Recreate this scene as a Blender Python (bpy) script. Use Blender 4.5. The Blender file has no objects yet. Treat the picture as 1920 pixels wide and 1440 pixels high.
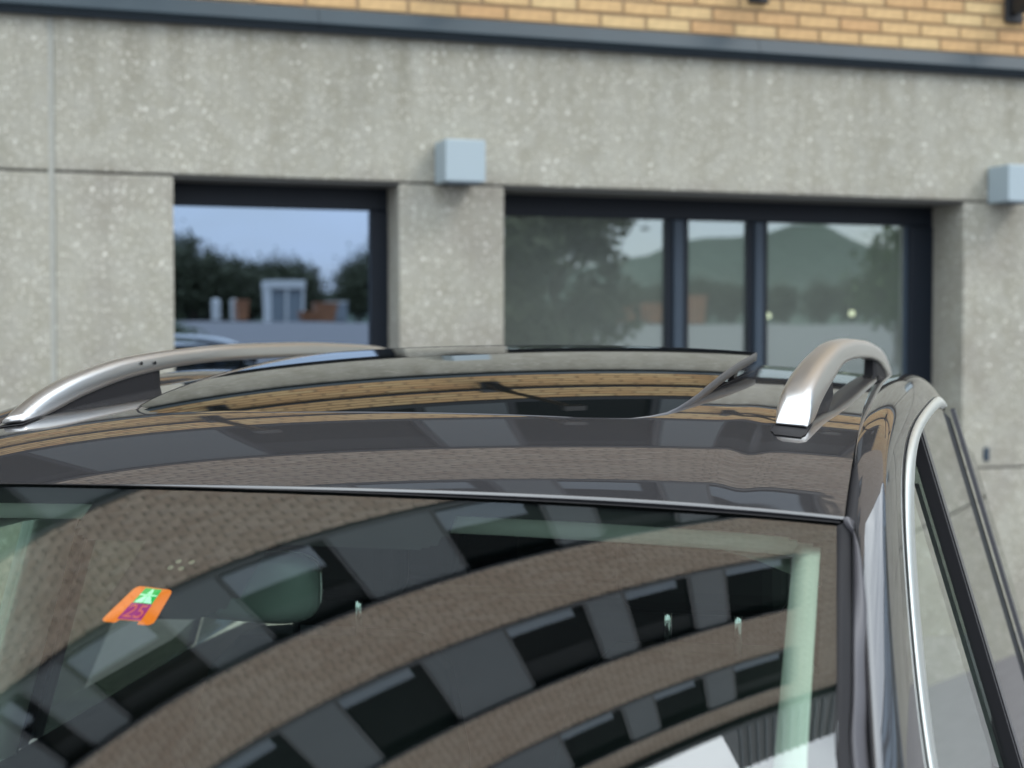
import bpy, bmesh, math, random
import numpy as np
from mathutils import Vector, Matrix
random.seed(7); rng = np.random.default_rng(7)
C = bpy.context.scene.collection
scene = bpy.context.scene

# ---------------------------------------------------------------- camera, sky, sun, exposure
F, HCAM = 2900.0, 1.75                      # focal length in pixels of a 1920 px wide frame, eye height
PITCH, YAW = math.atan(95 / F), math.atan(F / 8340.0)
cam_data = bpy.data.cameras.new('camera'); cam = bpy.data.objects.new('camera', cam_data); C.objects.link(cam)
cam_data.sensor_width = 36.0; cam_data.lens = F / 1920 * 36.0
cam_data.clip_start = 0.05; cam_data.clip_end = 6000
cam.location = (0, 0, HCAM); cam.rotation_euler = (math.pi / 2 - PITCH, 0, -YAW)
cam_data.dof.use_dof = True; cam_data.dof.focus_distance = 2.15; cam_data.dof.aperture_fstop = 4.7
scene.camera = cam
scene.view_settings.view_transform = 'Standard'; scene.view_settings.look = 'None'
scene.view_settings.gamma = 1.0; scene.view_settings.use_curve_mapping = False
scene.view_settings.exposure = 0.45

SUN_EL, SUN_AZ = math.radians(46), math.radians(132)
world = bpy.data.worlds.new('World'); scene.world = world; world.use_nodes = True
nt = world.node_tree; nt.nodes.clear()
def wn(t, **kw):
    n = nt.nodes.new(t)
    for k, v in kw.items(): setattr(n, k, v)
    return n
w_out = wn('ShaderNodeOutputWorld'); w_bg = wn('ShaderNodeBackground'); w_bg.inputs[1].default_value = 0.11
w_sky = wn('ShaderNodeTexSky', sky_type='NISHITA', sun_disc=False)
w_sky.sun_elevation = SUN_EL; w_sky.sun_rotation = SUN_AZ; w_sky.air_density = 1.2; w_sky.dust_density = 1.5
w_tc = wn('ShaderNodeTexCoord'); w_map = wn('ShaderNodeMapping'); w_map.inputs['Scale'].default_value = (1, 1, 3.2)
w_no = wn('ShaderNodeTexNoise'); w_no.inputs['Scale'].default_value = 2.2; w_no.inputs['Detail'].default_value = 7
w_no.inputs['Roughness'].default_value = 0.55
w_ramp = wn('ShaderNodeMapRange'); w_ramp.inputs[1].default_value = 0.36; w_ramp.inputs[2].default_value = 0.62
w_ramp.inputs[3].default_value = 0.45; w_ramp.inputs[4].default_value = 1.0
w_mix = wn('ShaderNodeMix', data_type='RGBA'); 
w_sep = wn('ShaderNodeSeparateXYZ'); w_el = wn('ShaderNodeMapRange'); w_el.inputs[1].default_value = 0.0; w_el.inputs[2].default_value = 0.9
w_el.inputs[3].default_value = 0.0; w_el.inputs[4].default_value = 1.0
w_cl = wn('ShaderNodeMix', data_type='RGBA'); w_cl.inputs[6].default_value = (8.6, 9.6, 11.2, 1); w_cl.inputs[7].default_value = (25, 27, 28, 1)   # overcast: brighter towards the zenith
nt.links.new(w_tc.outputs['Generated'], w_sep.inputs[0]); nt.links.new(w_sep.outputs[2], w_el.inputs[0]); nt.links.new(w_el.outputs[0], w_cl.inputs[0]); nt.links.new(w_cl.outputs[2], w_mix.inputs[7])
L = nt.links.new
L(w_tc.outputs['Generated'], w_map.inputs[0]); L(w_map.outputs[0], w_no.inputs[0]); L(w_no.outputs[0], w_ramp.inputs[0])
L(w_ramp.outputs[0], w_mix.inputs[0]); L(w_sky.outputs[0], w_mix.inputs[6]); L(w_mix.outputs[2], w_bg.inputs[0]); L(w_bg.outputs[0], w_out.inputs[0])
sun_d = bpy.data.lights.new('sun', 'SUN'); sun_d.energy = 1.1; sun_d.angle = math.radians(20); sun_d.color = (1, .95, .88)
sun = bpy.data.objects.new('sun', sun_d); C.objects.link(sun)
sd = Vector((math.sin(SUN_AZ) * math.cos(SUN_EL), math.cos(SUN_AZ) * math.cos(SUN_EL), math.sin(SUN_EL)))
sun.rotation_euler = sd.to_track_quat('Z', 'Y').to_euler(); sun.location = (0, -10, 30)

# ---------------------------------------------------------------- helpers
def link_mesh(name, verts, faces, mat, parent=None, smooth=False, kind=None):
    me = bpy.data.meshes.new(name); me.from_pydata([tuple(map(float, v)) for v in verts], [], [tuple(map(int, f)) for f in faces])
    me.materials.append(mat)
    if smooth: me.polygons.foreach_set('use_smooth', [True] * len(me.polygons))
    me.update()
    o = bpy.data.objects.new(name, me); C.objects.link(o); o.parent = parent
    if kind: o['kind'] = kind
    return o
def bm_obj(name, bm, mat, parent=None, smooth=False, kind=None):
    me = bpy.data.meshes.new(name); bm.to_mesh(me); bm.free(); me.materials.append(mat)
    if smooth: me.polygons.foreach_set('use_smooth', [True] * len(me.polygons))
    o = bpy.data.objects.new(name, me); C.objects.link(o); o.parent = parent
    if kind: o['kind'] = kind
    return o
def add_box(bm, x0, x1, y0, y1, z0, z1, bevel=0.0, seg=1):
    r = bmesh.ops.create_cube(bm, size=1.0)
    for v in r['verts']:
        v.co = Vector(((x0 + x1) / 2 + v.co.x * (x1 - x0), (y0 + y1) / 2 + v.co.y * (y1 - y0), (z0 + z1) / 2 + v.co.z * (z1 - z0)))
    if bevel > 0:
        ed = list({e for v in r['verts'] for e in v.link_edges})
        bmesh.ops.bevel(bm, geom=ed, offset=bevel, segments=seg, affect='EDGES', profile=0.5)
def box(name, x0, x1, y0, y1, z0, z1, mat, parent=None, bevel=0.0, seg=1, kind=None):
    bm = bmesh.new(); add_box(bm, x0, x1, y0, y1, z0, z1, bevel, seg); return bm_obj(name, bm, mat, parent, kind=kind)
def empty(name, loc, label, cat, group=None, rz=0):
    o = bpy.data.objects.new(name, None); C.objects.link(o); o.location = loc; o.rotation_euler = (0, 0, rz)
    o['label'] = label; o['category'] = cat
    if group: o['group'] = group
    return o
def tag(o, label, cat, group=None):
    o['label'] = label; o['category'] = cat
    if group: o['group'] = group
    return o
def grid_faces(n, m, wrap=False):
    f = []
    for i in range(n - 1):
        for j in range(m - 1 + (1 if wrap else 0)):
            j2 = (j + 1) % m
            f.append((i * m + j, i * m + j2, (i + 1) * m + j2, (i + 1) * m + j))
    return f
def loft(name, sections, mat, parent=None, smooth=True, wrap=False, cap=False):
    n, m = len(sections), len(sections[0]); v = [p for s in sections for p in s]; f = grid_faces(n, m, wrap)
    if cap: f.append(tuple(range(m))); f.append(tuple(range((n - 1) * m, n * m)))
    bm = bmesh.new(); vs = [bm.verts.new(p) for p in v]
    for q in f:
        try: bm.faces.new([vs[i] for i in q])
        except ValueError: pass
    bmesh.ops.recalc_face_normals(bm, faces=bm.faces[:])
    return bm_obj(name, bm, mat, parent, smooth)
def add_tube(bm, pts, r, seg=8):
    pts = [Vector(p) for p in pts]; rings = []
    for i, p in enumerate(pts):
        d = (pts[min(i + 1, len(pts) - 1)] - pts[max(i - 1, 0)]).normalized()
        u = d.cross(Vector((0, 0, 1)))
        if u.length < 1e-3: u = d.cross(Vector((1, 0, 0)))
        u.normalize(); w = d.cross(u); rr = r[i] if isinstance(r, (list, tuple)) else r
        rings.append([bm.verts.new(p + rr * (math.cos(t) * u + math.sin(t) * w)) for t in [2 * math.pi * k / seg for k in range(seg)]])
    for a, b in zip(rings, rings[1:]):
        for k in range(seg): bm.faces.new((a[k], a[(k + 1) % seg], b[(k + 1) % seg], b[k]))
    bm.faces.new(rings[0][::-1]); bm.faces.new(rings[-1])
def add_cyl(bm, c, r, z0, z1, seg=16, axis='z'):
    a = {'z': (0, 0, 1), 'x': (1, 0, 0), 'y': (0, 1, 0)}[axis]; a = Vector(a); c = Vector(c)
    add_tube(bm, [c + a * z0, c + a * z1], r, seg)

# ---------------------------------------------------------------- materials
def mat(name, col, rough=.6, metal=0., spec=.5, coat=0., bump=None, noise=None, emit=None):
    m = bpy.data.materials.new(name); m.use_nodes = True; n = m.node_tree.nodes; b = n['Principled BSDF']; lk = m.node_tree.links.new
    b.inputs['Base Color'].default_value = (*col, 1); b.inputs['Roughness'].default_value = rough
    b.inputs['Metallic'].default_value = metal; b.inputs['Specular IOR Level'].default_value = spec
    b.inputs['Coat Weight'].default_value = coat; b.inputs['Coat Roughness'].default_value = 0.01
    if noise or bump:
        tc = n.new('ShaderNodeTexCoord'); t = n.new('ShaderNodeTexNoise'); t.inputs['Detail'].default_value = 6
        lk(tc.outputs['Object'], t.inputs[0])
        if noise:
            t.inputs['Scale'].default_value = noise[0]; mr = n.new('ShaderNodeMix'); mr.data_type = 'RGBA'
            mr.inputs[6].default_value = (*[c * (1 - noise[1]) for c in col], 1); mr.inputs[7].default_value = (*[min(1, c * (1 + noise[1])) for c in col], 1)
            lk(t.outputs[0], mr.inputs[0]); lk(mr.outputs[2], b.inputs['Base Color'])
        if bump:
            t2 = n.new('ShaderNodeTexNoise'); t2.inputs['Scale'].default_value = bump[0]; t2.inputs['Detail'].default_value = 4; lk(tc.outputs['Object'], t2.inputs[0])
            bp = n.new('ShaderNodeBump'); bp.inputs['Strength'].default_value = bump[1]; bp.inputs['Distance'].default_value = bump[2]
            lk(t2.outputs[0], bp.inputs['Height']); lk(bp.outputs[0], b.inputs['Normal'])
    if emit: b.inputs['Emission Color'].default_value = (*emit[0], 1); b.inputs['Emission Strength'].default_value = emit[1]
    return m
def glass(name, tint, f0=.05, base=None, refl=None, refl_col=(1, 1, 1), wav=0.0, veil=None):
    """thin pane: mirror share by Schlick's formula (or fixed) over tinted clear glass, over a body colour, or over glass with veiling haze painted in as a diffuse colour"""
    m = bpy.data.materials.new(name); m.use_nodes = True; n = m.node_tree.nodes; lk = m.node_tree.links.new; n.clear()
    out = n.new('ShaderNodeOutputMaterial'); mx = n.new('ShaderNodeMixShader'); gl = n.new('ShaderNodeBsdfGlossy'); gl.inputs['Roughness'].default_value = 0.0
    gl.inputs['Color'].default_value = (*refl_col, 1)
    if base: tr = n.new('ShaderNodeBsdfDiffuse'); tr.inputs[0].default_value = (*base, 1)
    else: tr = n.new('ShaderNodeBsdfTransparent'); tr.inputs[0].default_value = (*tint, 1)
    if veil:
        df = n.new('ShaderNodeBsdfDiffuse'); df.inputs[0].default_value = (*veil[1], 1); md = n.new('ShaderNodeMixShader'); md.inputs[0].default_value = veil[0]
        lk(tr.outputs[0], md.inputs[1]); lk(df.outputs[0], md.inputs[2]); tr = md
    if refl is None:
        ge = n.new('ShaderNodeNewGeometry'); dt = n.new('ShaderNodeVectorMath'); dt.operation = 'DOT_PRODUCT'; lk(ge.outputs['Normal'], dt.inputs[0]); lk(ge.outputs['Incoming'], dt.inputs[1])
        def mth(op, x, y):
            q = n.new('ShaderNodeMath'); q.operation = op
            for k, v in ((0, x), (1, y)):
                if isinstance(v, (int, float)): q.inputs[k].default_value = v
                else: lk(v, q.inputs[k])
            return q.outputs[0]
        c = mth('ABSOLUTE', dt.outputs['Value'], 0); c = mth('POWER', mth('SUBTRACT', 1.0, c), 5.0)
        lk(mth('ADD', mth('MULTIPLY', c, 1 - f0), f0), mx.inputs[0])
    else: mx.inputs[0].default_value = refl
    if wav:
        tc = n.new('ShaderNodeTexCoord'); t = n.new('ShaderNodeTexNoise'); t.inputs['Scale'].default_value = 1.3; t.inputs['Detail'].default_value = 1
        bp = n.new('ShaderNodeBump'); bp.inputs['Strength'].default_value = 1.0; bp.inputs['Distance'].default_value = wav
        lk(tc.outputs['Object'], t.inputs[0]); lk(t.outputs[0], bp.inputs['Height']); lk(bp.outputs[0], gl.inputs['Normal'])
    lk(tr.outputs[0], mx.inputs[1]); lk(gl.outputs[0], mx.inputs[2]); lk(mx.outputs[0], out.inputs[0])
    return m
def concrete_mat():
    m = bpy.data.materials.new('washed_concrete'); m.use_nodes = True; n = m.node_tree.nodes; lk = m.node_tree.links.new; b = n['Principled BSDF']
    b.inputs['Roughness'].default_value = .85; b.inputs['Specular IOR Level'].default_value = .3
    tc = n.new('ShaderNodeTexCoord')
    def noise(sc, det=5, mapping=None):
        t = n.new('ShaderNodeTexNoise'); t.inputs['Scale'].default_value = sc; t.inputs['Detail'].default_value = det
        if mapping:
            mp = n.new('ShaderNodeMapping'); mp.inputs['Scale'].default_value = mapping; lk(tc.outputs['Object'], mp.inputs[0]); lk(mp.outputs[0], t.inputs[0])
        else: lk(tc.outputs['Object'], t.inputs[0])
        return t
    def mix(f, a, c2, blend='MIX'):
        x = n.new('ShaderNodeMix'); x.data_type = 'RGBA'; x.blend_type = blend
        for s, v in ((0, f), (6, a), (7, c2)):
            if isinstance(v, (int, float)): x.inputs[s].default_value = v
            elif isinstance(v, tuple): x.inputs[s].default_value = (*v, 1)
            else: lk(v, x.inputs[s])
        return x.outputs[2]
    def rng_(v, a, b2, c=0., d=1.):
        x = n.new('ShaderNodeMapRange'); lk(v, x.inputs[0]); x.inputs[1].default_value = a; x.inputs[2].default_value = b2; x.inputs[3].default_value = c; x.inputs[4].default_value = d
        return x.outputs[0]
    big = noise(1.1, 6); mid = noise(9, 6); fine = noise(75, 4); streak = noise(1.0, 5, (6, 6, .5))
    col = mix(rng_(big.outputs[0], .3, .7), (.270, .260, .212), (.338, .328, .275))
    col = mix(rng_(streak.outputs[0], .48, .72, 0, .55), col, (.215, .203, .155))
    col = mix(rng_(mid.outputs[0], .38, .66, 0, .5), col, (.37, .365, .325))
    col = mix(rng_(fine.outputs[0], .42, .68, 0, .25), col, (.24, .24, .21))
    sz = n.new('ShaderNodeSeparateXYZ'); lk(tc.outputs['Object'], sz.inputs[0]); st2 = noise(1.0, 6, (9, 9, .35))
    band = rng_(sz.outputs[2], 2.62, 3.24); runs = rng_(st2.outputs[0], .42, .68); md_ = n.new('ShaderNodeMath'); md_.operation = 'MULTIPLY'; lk(band, md_.inputs[0]); lk(runs, md_.inputs[1])
    ms = n.new('ShaderNodeMath'); ms.operation = 'MULTIPLY'; lk(md_.outputs[0], ms.inputs[0]); ms.inputs[1].default_value = .62
    col = mix(ms.outputs[0], col, (.165, .155, .115))
    low = rng_(sz.outputs[2], 2.60, 2.51); rn3 = rng_(noise(2.2, 6).outputs[0], .45, .7, 0, .5); ml = n.new('ShaderNodeMath'); ml.operation = 'MULTIPLY'; lk(low, ml.inputs[0]); lk(rn3, ml.inputs[1])
    col = mix(ml.outputs[0], col, (.17, .15, .13))
    # pale quartz pebbles in the washed surface, a share of them bright
    vo = n.new('ShaderNodeTexVoronoi'); vo.inputs['Scale'].default_value = 58; lk(tc.outputs['Object'], vo.inputs[0])
    near = rng_(vo.outputs['Distance'], .38, .30); sp = n.new('ShaderNodeSeparateColor'); lk(vo.outputs['Color'], sp.inputs[0])
    pick = rng_(sp.outputs[0], .30, 1.85); mu = n.new('ShaderNodeMath'); mu.operation = 'MULTIPLY'; lk(near, mu.inputs[0]); lk(pick, mu.inputs[1])
    col = mix(mu.outputs[0], col, (.92, .89, .80))
    v2 = n.new('ShaderNodeTexVoronoi'); v2.inputs['Scale'].default_value = 23; lk(tc.outputs['Object'], v2.inputs[0]); n2 = rng_(v2.outputs['Distance'], .27, .20); s2 = n.new('ShaderNodeSeparateColor'); lk(v2.outputs['Color'], s2.inputs[0])
    p2 = rng_(s2.outputs[2], .68, 1.45); m2 = n.new('ShaderNodeMath'); m2.operation = 'MULTIPLY'; lk(n2, m2.inputs[0]); lk(p2, m2.inputs[1]); col = mix(m2.outputs[0], col, (.95, .92, .84))
    pick2 = rng_(sp.outputs[1], .74, .9, 0, .28); mu2 = n.new('ShaderNodeMath'); mu2.operation = 'MULTIPLY'; lk(near, mu2.inputs[0]); lk(pick2, mu2.inputs[1])
    col = mix(mu2.outputs[0], col, (.15, .15, .14))
    lk(col, b.inputs['Base Color'])
    bp = n.new('ShaderNodeBump'); bp.inputs['Strength'].default_value = .6; bp.inputs['Distance'].default_value = .004
    ad = n.new('ShaderNodeMath'); ad.operation = 'SUBTRACT'; lk(fine.outputs[0], ad.inputs[0]); lk(vo.outputs['Distance'], ad.inputs[1])
    lk(ad.outputs[0], bp.inputs['Height']); lk(bp.outputs[0], b.inputs['Normal'])
    return m
def brick_mat(per_object, cols):
    m = bpy.data.materials.new('yellow_brick'); m.use_nodes = True; n = m.node_tree.nodes; lk = m.node_tree.links.new; b = n['Principled BSDF']
    b.inputs['Roughness'].default_value = .8; b.inputs['Specular IOR Level'].default_value = .25
    if per_object: s = n.new('ShaderNodeObjectInfo').outputs['Random']
    else:
        a = n.new('ShaderNodeAttribute'); a.attribute_name = 'tint'; s = a.outputs['Fac']
    r = n.new('ShaderNodeValToRGB'); e = r.color_ramp.elements
    e[0].position = 0; e[0].color = (*cols[0], 1); e[1].position = 1; e[1].color = (*cols[-1], 1)
    for k in (1, 2): x = e.new(k / 3); x.color = (*cols[k], 1)
    lk(s, r.inputs[0])
    tc = n.new('ShaderNodeTexCoord'); t = n.new('ShaderNodeTexNoise'); t.inputs['Scale'].default_value = 22; t.inputs['Detail'].default_value = 5; lk(tc.outputs['Object'], t.inputs[0])
    mx = n.new('ShaderNodeMix'); mx.data_type = 'RGBA'; mx.blend_type = 'MULTIPLY'; mx.inputs[0].default_value = .5
    mr = n.new('ShaderNodeMapRange'); mr.inputs[1].default_value = .3; mr.inputs[2].default_value = .7; mr.inputs[3].default_value = .65; mr.inputs[4].default_value = 1.1
    lk(t.outputs[0], mr.inputs[0]); lk(r.outputs[0], mx.inputs[6]); lk(mr.outputs[0], mx.inputs[7]); lk(mx.outputs[2], b.inputs['Base Color'])
    return m

M = {}
M['concrete'] = concrete_mat()
M['joint'] = mat('joint_sealant', (.31, .315, .285), .8, noise=(30, .15))
M['gap'] = mat('dark_joint', (.10, .10, .095), .9)
YEL = ((.51, .315, .155), (.55, .365, .18), (.57, .395, .20), (.58, .43, .225)); TAN = ((.44, .34, .26), (.49, .395, .305), (.52, .425, .335), (.54, .45, .36))
M['brick_o'] = brick_mat(True, YEL); M['brick_s'] = brick_mat(False, YEL); M['brick_t'] = brick_mat(False, TAN)
M['mortar'] = mat('mortar', (.085, .07, .055), .95, noise=(40, .3))
M['flashing'] = mat('painted_metal_flashing', (.022, .038, .050), .5, .0, .3, noise=(3, .22))
M['flashing_dk'] = mat('flashing_drip_edge', (.012, .019, .026), .6, spec=.2)
M['frame'] = mat('window_frame_paint', (.004, .008, .015), .5, spec=.3, noise=(8, .1))
M['frame_lt'] = mat('window_mullion_paint', (.030, .046, .066), .45, spec=.35, noise=(8, .1))
M['pane_blue'] = glass('mirror_sun_glass', (.05, .06, .08), refl=.43, refl_col=(.60, .76, 1.0), wav=.0006)
M['pane_green'] = glass('green_tinted_glass', (.55, .72, .66), refl=.30, refl_col=(.84, .96, .95), wav=.0006, veil=(.45, (.235, .265, .245)))  # pale haze over the mirrored yard is mixed into the pane's colour
M['pane_dark'] = glass('dark_office_glass', (0, 0, 0), refl=.006, base=(.003, .005, .006))
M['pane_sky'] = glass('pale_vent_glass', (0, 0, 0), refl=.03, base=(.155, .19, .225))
M['panel'] = mat('grey_facade_panel', (.072, .088, .100), .6, spec=.3, noise=(2, .08))
M['blind'] = mat('dark_roller_blind', (.018, .021, .023), .9, spec=.1)
M['white_lamp'] = mat('pale_blue_lamp_metal', (.30, .365, .40), .5)
M['black'] = mat('black_painted_steel', (.012, .013, .015), .45)
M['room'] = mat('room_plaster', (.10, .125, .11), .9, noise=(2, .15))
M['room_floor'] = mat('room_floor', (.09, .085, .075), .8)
M['bulb'] = mat('lit_globe', (.9, .85, .7), .5, emit=((1, .88, .62), 2.2))
M['asphalt'] = mat('asphalt', (.15, .146, .152), .9, noise=(6, .2), bump=(160, .4, .004))
M['bark'] = mat('bark', (.06, .045, .03), .9, noise=(14, .4))

# car
M['paint'] = mat('anthracite_metallic_paint', (.031, .031, .034), .5, .35, .05, coat=1.0)
M['paint'].node_tree.nodes['Principled BSDF'].inputs['Coat IOR'].default_value = 2.0
n_ = M['paint'].node_tree.nodes; l_ = M['paint'].node_tree.links.new
tc_ = n_.new('ShaderNodeTexCoord'); du = n_.new('ShaderNodeTexNoise'); du.inputs['Scale'].default_value = 9; du.inputs['Detail'].default_value = 8; dm = n_.new('ShaderNodeMapRange'); dm.inputs[1].default_value = .4; dm.inputs[2].default_value = .75; dm.inputs[3].default_value = .006; dm.inputs[4].default_value = .05
l_(tc_.outputs['Object'], du.inputs[0]); l_(du.outputs[0], dm.inputs[0]); l_(dm.outputs[0], n_['Principled BSDF'].inputs['Coat Roughness'])
fl = n_.new('ShaderNodeTexNoise'); fl.inputs['Scale'].default_value = 900; fl.inputs['Detail'].default_value = 1
mr_ = n_.new('ShaderNodeMapRange'); mr_.inputs[1].default_value = .3; mr_.inputs[2].default_value = .7; mr_.inputs[3].default_value = .75; mr_.inputs[4].default_value = 1.3
mm_ = n_.new('ShaderNodeMix'); mm_.data_type = 'RGBA'; mm_.blend_type = 'MULTIPLY'; mm_.inputs[0].default_value = 1; mm_.inputs[6].default_value = (.031, .031, .034, 1)
l_(tc_.outputs['Object'], fl.inputs[0]); l_(fl.outputs[0], mr_.inputs[0]); l_(mr_.outputs[0], mm_.inputs[7]); l_(mm_.outputs[2], n_['Principled BSDF'].inputs['Base Color'])
M['sunroof'] = mat('privacy_roof_glass', (.004, .005, .005), .02, 0, .6)
M['windshield'] = glass('windshield_glass', (.74, .88, .80), f0=.215)
M['side_glass'] = glass('side_window_glass', (.70, .86, .78), f0=.17)
M['privacy'] = glass('privacy_rear_glass', (.10, .13, .115), f0=.17)
M['frit'] = mat('black_ceramic_frit', (.006, .006, .007), .5, spec=.1)
M['rubber'] = mat('black_rubber', (.008, .008, .010), .7, spec=.25, bump=(60, .15, .001))
M['plastic'] = mat('textured_pillar_plastic', (.05, .048, .055), .38, 0, .5, bump=(700, .12, .0005))
M['trim'] = mat('satin_aluminium_trim', (.66, .69, .67), .42, 1.0)
M['rail'] = mat('polished_rail_aluminium', (.72, .72, .715), .31, 1.0)
M['gloss_black'] = mat('gloss_black_trim', (.055, .056, .064), .3, 0, .5)
M['lining'] = mat('pale_headliner_fabric', (.47, .48, .44), .95, noise=(200, .1))
M['header'] = mat('pale_header_trim', (.70, .71, .66), .8)
M['seat'] = mat('dark_seat_leather', (.009, .010, .010), .6, spec=.15, noise=(30, .2))
M['mirror_shell'] = mat('mirror_shell_plastic', (.11, .14, .125), .45)
M['chrome'] = mat('chrome', (.8, .8, .8), .08, 1.0)
M['tyre'] = mat('tyre_rubber', (.02, .02, .02), .85)
M['rim'] = mat('alloy_rim', (.45, .45, .46), .3, 1.0)
M['orange'] = mat('fluorescent_orange_foil', (1.0, .19, .015), .6, spec=.2, noise=(160, .12))
M['green'] = mat('sign_green_print', (.0, .42, .08), .6, spec=.2)
M['mint'] = mat('pale_mint_print', (.62, .95, .72), .6, spec=.2)
M['magenta'] = mat('magenta_print', (.42, .025, .20), .6, spec=.2)

# ---------------------------------------------------------------- ground, hills
YW = 7.6                                     # facade plane of the building
def gz(x, y): return 0.056 * max(0.0, -y - 2.0) if y > -40 else 0.056 * 38 + (-40 - y) * 0.002
ys = [60, 20, 12, 6, 0, -2, -6, -12, -20, -30, -40, -60, -100, -200, -400, -900, -2500, -4500]
xs = [-4500, -1500, -500, -150, -60, -20, 0, 20, 60, 150, 500, 1500, 4500]
link_mesh('ground', [(x, y, gz(x, y)) for y in ys for x in xs], grid_faces(len(ys), len(xs)), M['asphalt'], kind='structure')

def mirr(u, v, t):
    """world point whose mirror image in the ground-floor windows is seen at photo pixel (u, v), t metres away"""
    fw = Vector((math.sin(YAW) * math.cos(PITCH), math.cos(YAW) * math.cos(PITCH), -math.sin(PITCH)))
    rt = Vector((math.cos(YAW), -math.sin(YAW), 0)); up = rt.cross(fw)
    d = fw + rt * ((u - 960) / F) - up * ((v - 720) / F); p = Vector((0, 0, HCAM)) + d * t
    return Vector((p.x, 2 * (YW + .2) - p.y, p.z))
M['far_wood'] = mat('wooded_hill', (.050, .075, .055), .95, noise=(.03, .5), bump=(.08, 1.0, 12))
M['meadow'] = mat('meadow_grass', (.07, .10, .04), .95, noise=(.2, .35))
# long ridge far behind the camera: one wide hill with a rounded summit and a shoulder
def ridge(name, prof, t, depth, m, seed):
    r = np.random.default_rng(seed); V = []; us = np.linspace(prof[0][0], prof[-1][0], 60)
    for u in us:
        vv = np.interp(u, [p[0] for p in prof], [p[1] for p in prof]) + r.normal(0, 1.2)
        top = mirr(u, vv, t); b = mirr(u, 640, t)
        dirv = Vector((top.x, top.y - 2 * (YW + .2), 0)).normalized()
        for k in range(9):
            s = k / 8; h = math.sin(s * math.pi) ** 1.2
            V.append((top.x + dirv.x * (s - .5) * depth, top.y + dirv.y * (s - .5) * depth, -6 + (top.z + 6) * h + r.normal(0, top.z * .02) * h))
    return link_mesh(name, V, grid_faces(60, 9), m, smooth=True, kind='structure')
ridge('wooded_hill', [(-900, 600), (-300, 585), (100, 560), (400, 555), (700, 545), (900, 520), (1100, 500), (1190, 485), (1260, 462), (1330, 450), (1400, 445), (1460, 425), (1510, 418), (1560, 428), (1610, 455), (1660, 480), (1720, 500), (1900, 540), (2300, 585)], 1400, 900, M['far_wood'], 3)
ridge('low_hill', [(-900, 600), (0, 590), (400, 575), (900, 560), (1150, 540), (1400, 520), (1600, 540), (1750, 560), (2200, 600)], 420, 220, M['far_wood'], 5)

# ---------------------------------------------------------------- the building
bld = empty('office_building', (0, YW, 0), 'office block with washed concrete ground floor below yellow brick storeys and ribbon windows', 'building')
def bbox(name, x0, x1, y0, y1, z0, z1, m, parent=bld, bevel=0., seg=1):
    return box(name, x0, x1, y0, y1, z0, z1, m, parent, bevel, seg)
XL, XR = -13.0, 11.2
LINT, LEDGE, BASE = 2.505, 3.238, .957
W1, W2 = (.915, 2.038), (2.599, 5.405)
J = .011                                      # joint width
jx = .353                                     # vertical joint on the left
# lintel panels, split at the vertical joint
bbox('concrete_panel', XL, jx - .013, 0, .5, LINT + J, LEDGE + .02, M['concrete'], bevel=.006)
bbox('concrete_panel', jx + .013, 5.93, 0, .5, LINT + J, LEDGE + .02, M['concrete'], bevel=.006)
bbox('concrete_panel', 5.955, XR, 0, .5, LINT + J, LEDGE + .02, M['concrete'], bevel=.006)
for a, b in ((XL, jx - .013), (jx + .013, W1[0]), (W1[1], W2[0]), (W2[1], 8.2), (8.225, XR)):
    bbox('concrete_pier', a, b, 0, .5, BASE + J, LINT, M['concrete'], bevel=.006)
for a, b in ((XL, jx - .013), (jx + .013, 2.3), (2.32, 5.93), (5.955, 8.2), (8.225, XR)):
    bbox('concrete_plinth', a, b, 0, .5, -.05, BASE, M['concrete'], bevel=.006)
bbox('joint_sealant', jx - .016, jx + .012, .007, .3, 0, LEDGE, M['joint'])
bbox('wall_core', XL + .05, XR - .05, .02, .45, LINT - .004, LINT + .016, M['gap'])
bbox('wall_core', XL + .05, W1[0] - .01, .02, .45, BASE - .004, BASE + .016, M['gap'])
bbox('wall_core', W1[1] + .01, W2[0] - .01, .02, .45, BASE - .004, BASE + .016, M['gap'])
bbox('wall_core', W2[1] + .01, XR - .05, .02, .45, BASE - .004, BASE + .016, M['gap'])
for x in (8.2, 5.93): bbox('wall_core', x - .01, x + .035, .02, .45, 0, LEDGE, M['gap'])
# threaded anchor sleeve in the pier beside the ledge joint
bm = bmesh.new(); add_box(bm, 5.552, 5.592, -.012, .02, 1.005, 1.085, .008, 2); bm_obj('anchor_sleeve', bm, M['frame_lt'], bld)
# flashing: sloped face over a darker drip edge, in lengths
def flashing(x0, x1):
    prof = [(.05, 3.362), (-.028, 3.352), (-.062, 3.278), (-.062, 3.272), (-.05, 3.272), (-.05, 3.262), (.05, 3.262)]
    loft('flashing', [[(x, y, z) for y, z in prof] for x in (x0, x1)], M['flashing'], bld, smooth=False, cap=True)
    bbox('drip_edge', x0, x1, -.04, .05, 3.236, 3.2615, M['flashing_dk'])
fx = [XL, -10, -7, -4, -1.2, 1.62, 4.05, 5.42, 8.4, XR]
for a, b in zip(fx, fx[1:]): flashing(a + .0015, b - .0015)

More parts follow.
